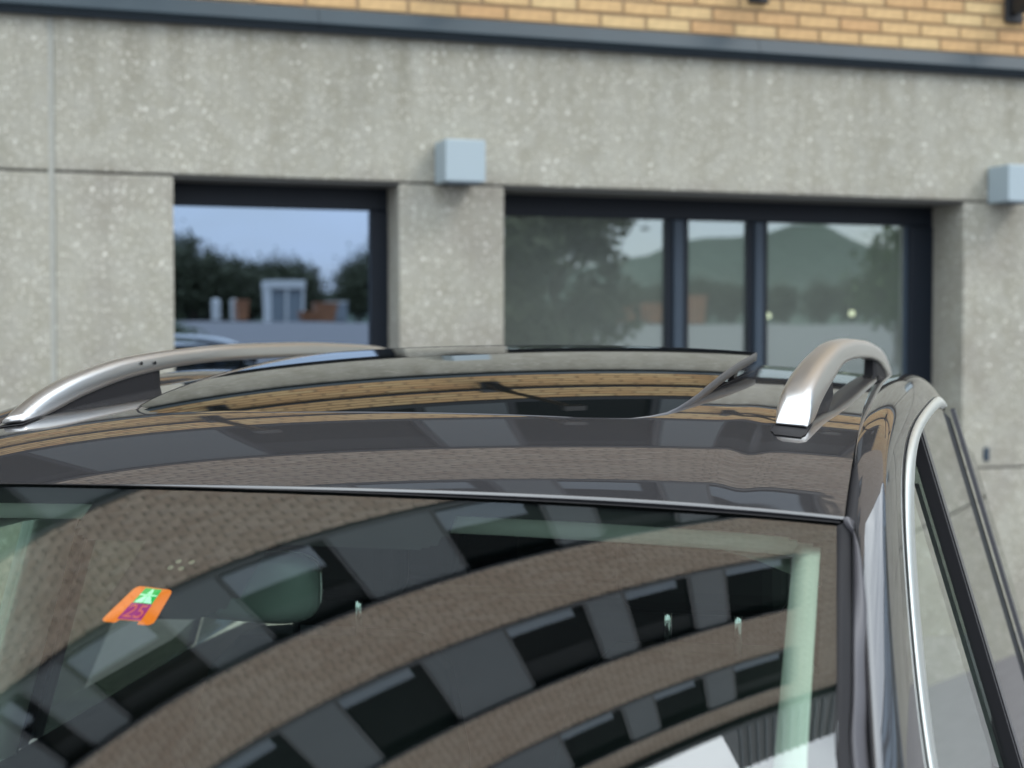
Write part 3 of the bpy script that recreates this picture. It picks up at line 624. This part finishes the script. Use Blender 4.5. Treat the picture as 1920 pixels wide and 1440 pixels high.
def mir(p, s): return (p[0] * s - (LSH if s < 0 else 0), p[1], p[2])
for s in (1, -1):
    sec = []
    for i, c, o in zip(inn, cre, out_):
        u1, u2 = (c - i), (o - c)
        w_ = min(max((c.y - .12) / .45, 0), 1); w_ = w_ * w_ * (3 - 2 * w_)
        sharp = [i + u1 * .06, i + u1 * .3 + Vector((.0, 0, .0012)), i + u1 * .6 + Vector((.0, 0, .0012)), i + u1 * .85 + Vector((0, 0, .0004)), c + u1 * -.05 + u2 * .02, c + u2 * .10 + u1 * -.01, c + u2 * .3 + Vector((.0010, 0, 0)), c + u2 * .6 + Vector((.0012, 0, 0)), o - u2 * .1]
        cc = c * 2 - (i + o) * .5; cc = c + (cc - c) * .75
        bez = [i * (1 - t) ** 2 + cc * 2 * t * (1 - t) + o * t * t for t in (.05, .16, .28, .40, .52, .63, .74, .85, .95)]
        row = [i - Vector((.003, 0, .014)), i + Vector((-.001, 0, -.002))] + [p * (1 - w_) + q * w_ for p, q in zip(sharp, bez)] + [o, o - Vector((.004, 0, .012))]
        sec.append([mir(up(p), s) for p in row])
    loft('body_side', sec, M['paint'], car)
    loft('window_trim', [[mir(up(p), s) for p in (o + Vector((.000, 0, -.012)), o + Vector((.002, 0, -.001)), o * .92 + t * .08 + Vector((.003, 0, .001)), (o + t) / 2 + Vector((.004, 0, .001)), t * .92 + o * .08 + Vector((.004, 0, 0)), t + Vector((-.006, 0, -.004)))] for o, t in zip(out_, tri) if o.y < 1.42], M['trim'], car)
    loft('window_seal', [[mir(up(o + Vector(d)), s) for d in ((-.011, 0, .001), (-.008, 0, .004), (-.002, 0, .003), (.001, 0, -.004))] for o in out_], M['rubber'], car)
    # joint strip between roof and side
    sec = []
    for k in range(60):
        a = .012 + 2.1 * k / 59; w = ditch(a); z = OZ + zr(a, w); sec.append([mir((w - .003, a, z - .010), s), mir((w + .001, a, z - .003), s), mir((w + .006, a, z - .001), s), mir((w + .011, a, z - .004), s), mir((w + .014, a, z - .02), s)])
    loft('roof_joint_strip', sec, M['rubber'], car)
def wedge(a): return .5885 + .03 * max(0, -a) + max(0, -a - .34) * .07
# pillar cover and windscreen side seal (right), mirrored left
E0 = [(978, .006), (1113, -.10), (1230, -.185), (1335, -.262), (1440, -.335)]
SEAM = [(1586, 974, .010), (1622, 1090, -.075), (1627, 1230, -.15), (1631, 1335, -.225), (1635, 1440, -.29)]
cov = [[], []]
for py, a in E0:
    cov[0].append(Vector((wedge(a) - .002, a, zw(a, wedge(a))))); cov[1].append(Vector(at(1596, py, a + .012)))
cov[0].append(Vector((wedge(-.78), -.78, zw(-.78, wedge(-.78))))); cov[1].append(Vector((wedge(-.78) + .02, -.77, zw(-.78, wedge(-.78)) + .008)))
seam = line(SEAM) + [Vector((.70, -.76, -.485))]
seam = dense(seam, 8); head = line([(1584, 974, .012), (1597, 981, .012), (1608, 996, .0), (1615, 1020, -.02), (1619, 1050, -.045)])
seam = dense(head, 4)[:-1] + [p for p in seam if p.z < head[-1].z]
c0, c1, c2 = (relax(respace(x, 60), 4) for x in (dense(cov[0], 8), dense(cov[1], 8), seam))
for s in (1, -1):
    loft('windscreen_seal', [[mir(up(p), s) for p in (a + Vector((0, 0, -.006)), a + Vector((.002, 0, .001)), (a + b) / 2 + Vector((0, 0, .001)), b + Vector((0, 0, -.001)))] for a, b in zip(c0, c1)], M['rubber'], car)
    loft('pillar_cover', [[mir(up(p), s) for p in (b + Vector((0, 0, -.008)), b + Vector((.003, 0, .001)), b * .7 + c * .3 + Vector((0, 0, .004)), b * .3 + c * .7 + Vector((0, 0, .004)), c + Vector((-.002, 0, .0015)), c + Vector((0, 0, -.008)))] for b, c in zip(c1, c2)], M['plastic'], car)

# windscreen, its dark ceramic border, lower glass edge
ga = [-.82 * i / 80 for i in range(81)]
V = []
for a in ga:
    for s in np.linspace(-1, 1, 91):
        b = s * wedge(a); aa = a + lip(b) * max(0, 1 + a / .82); V.append((b, aa, OZ + zw(aa, b)))
ws = link_mesh('windscreen', V, grid_faces(81, 91), M['windshield'], car, True)
NB = 141
def frit_rows(name, cells):
    bm = bmesh.new(); vs = {}
    def vert(i, j):
        if (i, j) not in vs:
            a = -.82 * i / 205; b = wedge(a) * (-1 + 2 * j / (NB - 1)); aa = a + lip(b) * max(0, 1 + a / .82); vs[(i, j)] = bm.verts.new((b, aa, OZ + zw(aa, b) - .004))
        return vs[(i, j)]
    for i in range(204):
        for j in range(NB - 1):
            a = -.82 * (i + .5) / 205; b = wedge(a) * (-1 + 2 * (j + .5) / (NB - 1))
            if cells(a, b): bm.faces.new((vert(i, j), vert(i, j + 1), vert(i + 1, j + 1), vert(i + 1, j)))
    return bm_obj(name, bm, M['frit'], ws, True)
def rr(a, b, b0, b1, a0, r):
    if not (b0 < b < b1 and a > a0): return False
    for bc, sg in ((b0 + r, -1), (b1 - r, 1)):
        if (b - bc) * sg > 0 and a < a0 + r: return math.hypot(b - bc, a - a0 - r) < r
    return True
def frit(a, b):
    w = wedge(a) - abs(b)
    if a > -.027 - .02 * max(0, 1 - w / .06) or w < .020 or a < -.76: return True
    return rr(a, b, -.285, .165, -.088, .03) or rr(a, b, -.19, -.035, -.205, .05)
frit_rows('ceramic_border', frit)
loft('windscreen_top_seal', [[(b, lip(b) + da, OZ + zw(lip(b), b) + dz) for da, dz in ((-.004, .0005), (.001, .0012), (.006, -.003), (.012, -.012))] for b in np.linspace(-.592, .592, 60)], M['rubber'], car)
# rain sensor gel bubbles under the glass
for px, py in ((335, 1050), (360, 1051), (327, 1061), (348, 1062)):
    b = .632 - (1649 - px) / F * 1.61; a = -.13; bm = bmesh.new(); bmesh.ops.create_circle(bm, cap_ends=True, radius=.0035, segments=12)
    for v in bm.verts: v.co = Vector((b + v.co.x, a + v.co.y, OZ + zw(a, b) - .0028))
    p0 = at(px, py, -.12)
    for v in bm.verts:
        bb, aa = p0[0] + (v.co.x - b), -.12 - (py - 1050) * .0009 + (v.co.y - a); v.co = Vector((bb, aa, OZ + zw(aa, bb) - .0028))
    bm_obj('sensor_bubble', bm, M['chrome'], ws)

# motorway toll sticker behind the glass
def onglass(u, v, lay=0):
    """u across 0..1, v up 0..1 on the sticker"""
    bl, br, tl, tr = (-.178, -.2105), (-.114, -.2155), (-.1605, -.1585), (-.1145, -.1645)
    b = (bl[0] * (1 - u) + br[0] * u) * (1 - v) + (tl[0] * (1 - u) + tr[0] * u) * v; a = (bl[1] * (1 - u) + br[1] * u) * (1 - v) + (tl[1] * (1 - u) + tr[1] * u) * v
    return (b, a, OZ + zw(a, b) - .0022 + lay * .0003)
def sticker_poly(name, pts, m, parent, lay, sub=1):
    return link_mesh(name, [onglass(u, v, lay) for u, v in pts], [tuple(range(len(pts)))], m, parent)
def rpoly(r=.12):
    P = []
    for cx, cy, t0 in ((1 - r, r, -90), (1 - r, 1 - r, 0), (r, 1 - r, 90), (r, r, 180)):
        for k in range(7): t = math.radians(t0 + 15 * k); P.append((cx + r * math.cos(t), cy + r * math.sin(t)))
    return P
pts = rpoly(); pts = pts + [(.30, 0), (.33, .085), (.70, .085), (.72, 0)]
st = sticker_poly('toll_sticker', pts, M['orange'], car, 0)
st['label'] = 'orange toll sticker printed 25 with a green motorway symbol'
sticker_poly('symbol_field', [(.28, .55), (.72, .55), (.72, .965), (.28, .965)], M['green'], st, 1)
for q in ([(.30, .56), (.49, .56), (.495, .745), (.42, .745)], [(.51, .56), (.70, .56), (.58, .745), (.505, .745)], [(.44, .80), (.495, .80), (.498, .94), (.475, .94)], [(.505, .80), (.56, .80), (.525, .94), (.502, .94)], [(.285, .755), (.715, .755), (.715, .79), (.285, .79)]):
    sticker_poly('road_symbol', q, M['mint'], st, 2)
sticker_poly('year_field', [(.27, .10), (.73, .10), (.73, .545), (.27, .545)], M['magenta'], st, 1)
fc = bpy.data.curves.new('year_figures', 'FONT'); fc.body = '25'; fc.size = 1; fc.align_x = 'CENTER'
fo = bpy.data.objects.new('year_figures_source', fc); C.objects.link(fo); bpy.context.view_layer.update()
fm = bpy.data.meshes.new_from_object(fo.evaluated_get(bpy.context.evaluated_depsgraph_get())); bpy.data.objects.remove(fo)
co = np.array([v.co[:] for v in fm.vertices]); mn, mx = co.min(0), co.max(0)
for v in fm.vertices: v.co = onglass(.315 + (v.co.x - mn[0]) / (mx[0] - mn[0]) * .37, .15 + (v.co.y - mn[1]) / (mx[1] - mn[1]) * .35, 2)
fm.materials.clear(); M['figure'] = mat('salmon_figure_print', (.80, .13, .12), .6, spec=.2); fm.materials.append(M['figure'])
fo = bpy.data.objects.new('year_figures', fm); C.objects.link(fo); fo.parent = st

# roof rails
def rail(name, side, stations):
    """stations: (a, b, z_top, z_bottom, half width)"""
    P = [Vector((b, a, zt)) for a, b, zt, zb, w in stations]; sec = []
    arr = np.array(stations, float); aa = np.linspace(arr[0, 0], arr[-1, 0], 60); aa = arr[0, 0] + (arr[-1, 0] - arr[0, 0]) * ((aa - arr[0, 0]) / (arr[-1, 0] - arr[0, 0])) ** 1.3
    def sm(k, x):
        L_ = arr[:, k]; X = arr[:, 0]; i = min(max(np.searchsorted(X, x) - 1, 0), len(X) - 2); t = (x - X[i]) / (X[i + 1] - X[i])
        def sl(i_): 
            if i_ == 0: return (L_[1] - L_[0]) / (X[1] - X[0])
            if i_ == len(X) - 1: return (L_[-1] - L_[-2]) / (X[-1] - X[-2])
            d0, d1 = (L_[i_] - L_[i_ - 1]) / (X[i_] - X[i_ - 1]), (L_[i_ + 1] - L_[i_]) / (X[i_ + 1] - X[i_])
            return 0 if d0 * d1 <= 0 else 2 * d0 * d1 / (d0 + d1)
        h = X[i + 1] - X[i]; m0, m1 = sl(i) * h, sl(i + 1) * h
        return (2 * t ** 3 - 3 * t * t + 1) * L_[i] + (t ** 3 - 2 * t * t + t) * m0 + (-2 * t ** 3 + 3 * t * t) * L_[i + 1] + (t ** 3 - t * t) * m1
    for x in aa:
        b, zt, zb, w = (sm(k, x) for k in (1, 2, 3, 4)); h = zt - zb; tilt = .10 * side
        row = []
        for ub, uz in ((-1, .25), (-.97, .62), (-.80, .88), (-.45, 1.0), (.45, 1.0), (.80, .90), (.97, .68), (1, .25), (.95, .05), (.7, 0), (-.7, 0), (-.95, .05)):
            row.append((b + ub * w, x, OZ + zb + uz * h - (ub * w) * tilt))
        sec.append(row)
    r = loft(name, sec, M['rail'], car, True, True, True); return r
def zroof(a, b): return zr(a, b)
for side in (1, -1):
    bs = ((lambda a: float(np.interp(a, [.28, 1.0, 2.0], [.520, .578, .640]))) if side > 0 else (lambda a: float(np.interp(a, [.26, .45, 1.0, 2.0], [-.582, -.572, -.548, -.548]))))
    ST = []
    for a, zt, th, w in ((.312, .070, .004, .017), (.330, .092, .024, .019), (.36, .112, .042, .0195), (.45, .134, .044, .019), (.60, .155, .040, .018), (.80, .172, .032, .017), (1.0, .1755, .032, .017), (1.3, .172, .032, .017), (1.6, .160, .032, .017), (1.85, .138, .034, .017), (2.0, .105, .02, .017)):
        b = bs(a); ST.append((a, b, zt, max(zt - th, zroof(a, b) - .004), w))
    if side < 0:
        ST = []
        for a, zt, th, w in ((.285, .064, .008, .016), (.31, .078, .022, .018), (.36, .099, .034, .018), (.45, .123, .036, .018), (.60, .146, .034, .017), (.80, .159, .030, .016), (1.0, .165, .030, .016), (1.3, .166, .030, .016), (1.6, .161, .030, .016), (1.85, .152, .032, .016), (2.0, .130, .02, .016)):
            b = bs(a); ST.append((a, b, zt, max(zt - th, zroof(a, b) - .004), w))
    else: ST = [(a, b, zt, zb, w * 1.18) for a, b, zt, zb, w in ST]
    r = rail('roof_rail', side, ST)
    r['label'] = 'right silver roof rail, nearest the side windows' if side > 0 else 'left silver roof rail, beyond the glass panel'
    for a0, a1 in ((.30, .70), (1.55, 1.98)):          # feet under the bar
        sec = []
        for k in range(13):
            a = a0 + (a1 - a0) * k / 12; b = bs(a); zt = float(np.interp(a, [q[0] for q in ST], [q[2] for q in ST])) - .028; zb = zroof(a, b) - .004
            f = 1.0 if 0 < k < 12 else .6; zt = max(zb + .003, zt); sec.append([(b - .014 * f, a, OZ + zb), (b - .012 * f, a, OZ + zt), (b + .012 * f, a, OZ + zt), (b + .014 * f, a, OZ + zb)])
        loft('rail_foot', sec, M['rubber'], r, False, True, True)
    bm = bmesh.new()
    for k in range(13):
        a = .268 + .03 * k / 12
    loft('foot_gasket', [[(bs(max(a, .285)) + ub * .022 * (1 if a > .27 else .8), a, OZ + zr(a, bs(max(a, .285)) + ub * .0235 * (1 if a > .27 else .8)) + .0014) for ub in np.linspace(-1, 1, 9)] for a in ((.262, .268, .28, .35) if side > 0 else (.275, .285, .30, .33))], M['rubber'], r, False); bm.free()
    if side < 0:
        for a in (.62, .665): 
            bm = bmesh.new(); add_cyl(bm, (bs(a) + .0175, a, OZ + .136), .003, 0, .0015, 8, 'x'); bm_obj('screw_cap', bm, M['black'], r)

# side windows, pillars, doors, bonnet, wheels
def Bs(a, z): return .69 + (.102 if a > .75 else .10) * (a - .75) + .3 * (.011 - z)
ta = [p.y for p in tri]; tz = [p.z for p in tri]
def ztop(a): return float(np.interp(a, ta, tz))
BELT = -.58
for s in (1, -1):
    for nm, a0, a1 in (('front_side_window', -.54, .797), ('rear_side_window', .898, 1.74), ('rear_quarter_window', 1.77, 2.12)):
        V = []; N = 26
        for i in range(N):
            a = a0 + (a1 - a0) * i / (N - 1); zt = max(ztop(a) + .006, BELT + .002)
            for k in range(9):
                z = BELT + (zt - BELT) * k / 8; V.append(mir((Bs(a, z) - .010, a, OZ + z), s))
        link_mesh(nm, V, grid_faces(N, 9), M['side_glass' if nm[0] == 'f' else 'privacy'], car, True)
    def strip(nm, a0, a1, off, m, th=.014, top=.004):
        sec = []
        for k in range(9):
            z = BELT + (ztop((a0 + a1) / 2) + top - BELT) * k / 8; sec.append([mir((Bs(a, z) + (-th if e else off), a, OZ + z), s) for a, e in ((a0, 1), (a0, 0), (a1, 0), (a1, 1))])
        loft(nm, sec, m, car, False)
    strip('pillar_trim', .80, .90, .004, M['gloss_black']); strip('window_channel', .79, .80, .006, M['rubber']); strip('window_channel', .832, .838, .006, M['rubber'])
    strip('rear_pillar_trim', 1.735, 1.775, .003, M['gloss_black'], th=.006, top=.035)
    # door skin
    sec = []
    for a in (-1.15, -.9, -.6, -.54, -.2, .2, .6, .88, 1.2, 1.6, 1.9, 2.3):
        bb = Bs(min(max(a, -.4), 1.75), BELT); t = 0 if a > -.5 else (-.5 - a) * .08
        sec.append([mir(q, s) for q in ((bb - .02, a, OZ + BELT + .002), (bb + .02, a, OZ + BELT - .02), (bb + .055 - t, a, OZ - .72), (bb + .06 - t, a, OZ - .95), (bb + .03 - t, a, OZ - 1.18), (bb - .02 - t, a, OZ - 1.30))])
    loft('door_skin', sec, M['paint'], car)
    loft('door_card', [[mir((Bs(min(max(a, -.4), 1.75), BELT) + d, a, OZ + BELT + z), s) for d, z in ((-.015, .006), (-.06, -.004), (-.075, -.20), (-.05, -.62))] for a in np.linspace(-.62, 2.1, 16)], M['seat'], car)
    for a, r_ in ((-1.25, .35), (1.55, .35)):
        w_ = box('wheel', s * .72 - .02, s * .72 + .02, a - .1, a + .1, .25, .45, M['black'], car)
        bm = bmesh.new(); add_cyl(bm, (s * .80, a, r_), r_, -.11, .11, 28, 'x'); bm_obj('tyre', bm, M['tyre'], w_); bm = bmesh.new(); add_cyl(bm, (s * .80, a, r_), .22, -.115, .118, 20, 'x'); bm_obj('rim', bm, M['rim'], w_)
# rear body end and tailgate glass
loft('tailgate', [[(b, 2.12 + .16 * k / 5 + (0 if k else 0), OZ - .02 - .28 * k) for b in np.linspace(-.62 - .04 * k, .62 + .04 * k, 9)] for k in range(5)], M['paint'], car)
loft('rear_window', [[(b, 2.10 + .05 * k, OZ - .04 - .1 * k) for b in np.linspace(-.52, .52, 7)] for k in range(5)], M['sunroof'], car)
# bonnet and scuttle
loft('scuttle', [[(b, -.80 - .07 * k, OZ - .475 - .015 * k) for b in np.linspace(-.68, .68, 9)] for k in range(3)], M['rubber'], car)
loft('bonnet', [[(b, -.93 - .095 * k, OZ - .47 - .10 * b * b - .010 * k - .0025 * k * k) for b in np.linspace(-.74, .74, 15)] for k in range(11)], M['paint'], car)
loft('wing', [[(s_ * (.74 + .03 * j), -.93 - .095 * k, OZ - .525 - .010 * k - .0025 * k * k - .12 * j * j) for j in range(4)] for k in range(11) for s_ in (1,)], M['paint'], car)
loft('wing', [[(-(.74 + .03 * j), -.93 - .095 * k, OZ - .525 - .010 * k - .0025 * k * k - .12 * j * j) for j in range(4)] for k in range(11)], M['paint'], car)
loft('front_bumper', [[(b, -1.9 - .05 * math.sin(k / 3 * math.pi) + .10 * b * b, OZ - .80 - .17 * k) for b in np.linspace(-.84, .84, 13)] for k in range(4)], M['paint'], car)
box('floor_pan', -.80, .80, -1.7, 2.2, .22, .30, M['rubber'], car)

# cabin
loft('headliner', [[(b, a, OZ + zr(a, b * .98) - .05 - .05 * abs(b / .57) ** 4) for b in np.linspace(-.57, .57, 17)] for a in np.linspace(.06, 2.0, 20)], M['lining'], car)
loft('header_trim', [[(b, lip(b) + da, OZ + zw(lip(b), b) + dz) for da, dz in ((.012, -.016), (.018, -.030), (.030, -.045), (.06, -.050), (.09, -.045))] for b in np.linspace(-.585, .585, 30)], M['header'], car)
for s in (1, -1):
    sec = []
    for k in range(16):
        a = .02 - .62 * k / 15; sec.append([(s * (.572 + max(0, -a - .34) * .09), a, OZ + zw(a, .57) - .012), (s * (.555 + max(0, -a - .34) * .09), a + .004, OZ + zw(a, .57) - .016), (s * (.540 + max(0, -a - .34) * .09), a + .02, OZ + zw(a, .57) - .04), (s * .56, a + .05, OZ + zw(a, .57) - .075)])
    loft('pillar_lining', sec, M['lining'], car)
    loft('centre_pillar_lining', [[(s * (Bs(.8, z) - d) - (LSH if s < 0 else 0), a, OZ + z) for a, d in (((.82, .02), (.83, .035), (.89, .035), (.90, .02)) if s > 0 else ((.60, .012), (.61, .035), (.73, .045), (.74, .015)))] for z in np.linspace(-.50 if s > 0 else -.56, -.06, 8)], M['header'], car)
    bx = .366 if s > 0 else -.256
    # front seat: back, cushion, head restraint on two posts
    seat = loft('front_seat', [[(bx + w * sx, .62 + .10 * t + dy, OZ - .95 + .63 * t) for sx, dy in ((-1, .05), (-1, -.03), (-.75, -.06), (.75, -.06), (1, -.03), (1, .05), (.7, .08), (-.7, .08))] for t, w in ((0, .22), (.3, .24), (.7, .235), (.92, .20), (1, .15))], M['seat'], car, True, True, True)
    box('cushion', bx - .24, bx + .24, .10, .66, OZ - 1.02, OZ - .86, M['seat'], seat, .05, 3)
    hr = box('head_restraint', bx - .135, bx + .135, .66, .76, OZ - .255, OZ - .085, M['seat'], seat, .04, 4)
    for p in (-.055, .055):
        bm = bmesh.new(); add_tube(bm, [(bx + p, .705, OZ - .33), (bx + p, .70, OZ - .22)], .0065, 8); bm_obj('post', bm, M['chrome'], seat, True)
bench = box('rear_bench', -.60, .60, 1.38, 1.55, OZ - .95, OZ - .36, M['seat'], car, .05, 3)
for bx in (-.36, 0, .36): box('head_restraint', bx - .11, bx + .11, 1.44, 1.53, OZ - .34, OZ - .20, M['seat'], bench, .03, 3)
loft('dashboard', [[(b, a, OZ + z) for b in np.linspace(-.66, .66, 9)] for a, z in ((-.80, -.50), (-.55, -.52), (-.25, -.56), (-.15, -.62), (-.12, -.80))], M['seat'], car)
bm = bmesh.new(); ring = []
for k in range(28):
    t = 2 * math.pi * k / 28; ring.append(Vector((.36 + .185 * math.cos(t), -.02 - .09 * math.sin(t) * .8, OZ - .62 + .17 * math.sin(t))))
add_tube(bm, ring + [ring[0]], .015, 8); bm_obj('steering_wheel', bm, M['seat'], car, True)
# interior mirror: rounded shell facing forward, glass towards the cabin, stem to the windscreen
mc = Vector(at(414, 1108, -.075)); sec = []
for t, sc in ((0, .62), (.004, .80), (.012, .93), (.024, 1.0), (.034, 1.0), (.038, .97)):
    row = []
    for k in range(40):
        th = 2 * math.pi * k / 40; c, s_ = math.cos(th), math.sin(th); e_ = .55
        x = .104 * math.copysign(abs(c) ** e_, c); z = .038 * math.copysign(abs(s_) ** e_, s_) * (1 + .22 * (x / .104))
        row.append((mc.x + x * sc + (.0), mc.y + t + .05 * (x / .104) * .25, OZ + mc.z + z * sc))
    sec.append(row)
mi = loft('interior_mirror', sec, M['mirror_shell'], car, True, True, True)
loft('mirror_rim', [[(x * s3 + mc.x * (1 - s3), y + dy, (z - OZ - mc.z) * s3 + OZ + mc.z) for x, y, z in sec[-1]] for s3, dy in ((1.03, -.004), (1.045, .0), (1.03, .004))], M['chrome'], mi, True, True)
bm = bmesh.new(); add_tube(bm, [(mc.x + .01, mc.y + .002, OZ + mc.z + .01), (mc.x + .01, mc.y - .02, OZ + mc.z + .03), (mc.x + .01, mc.y - .045, OZ + zw(mc.y - .045, mc.x) - .022)], .009, 10); bm_obj('mirror_stem', bm, M['mirror_shell'], mi, True)
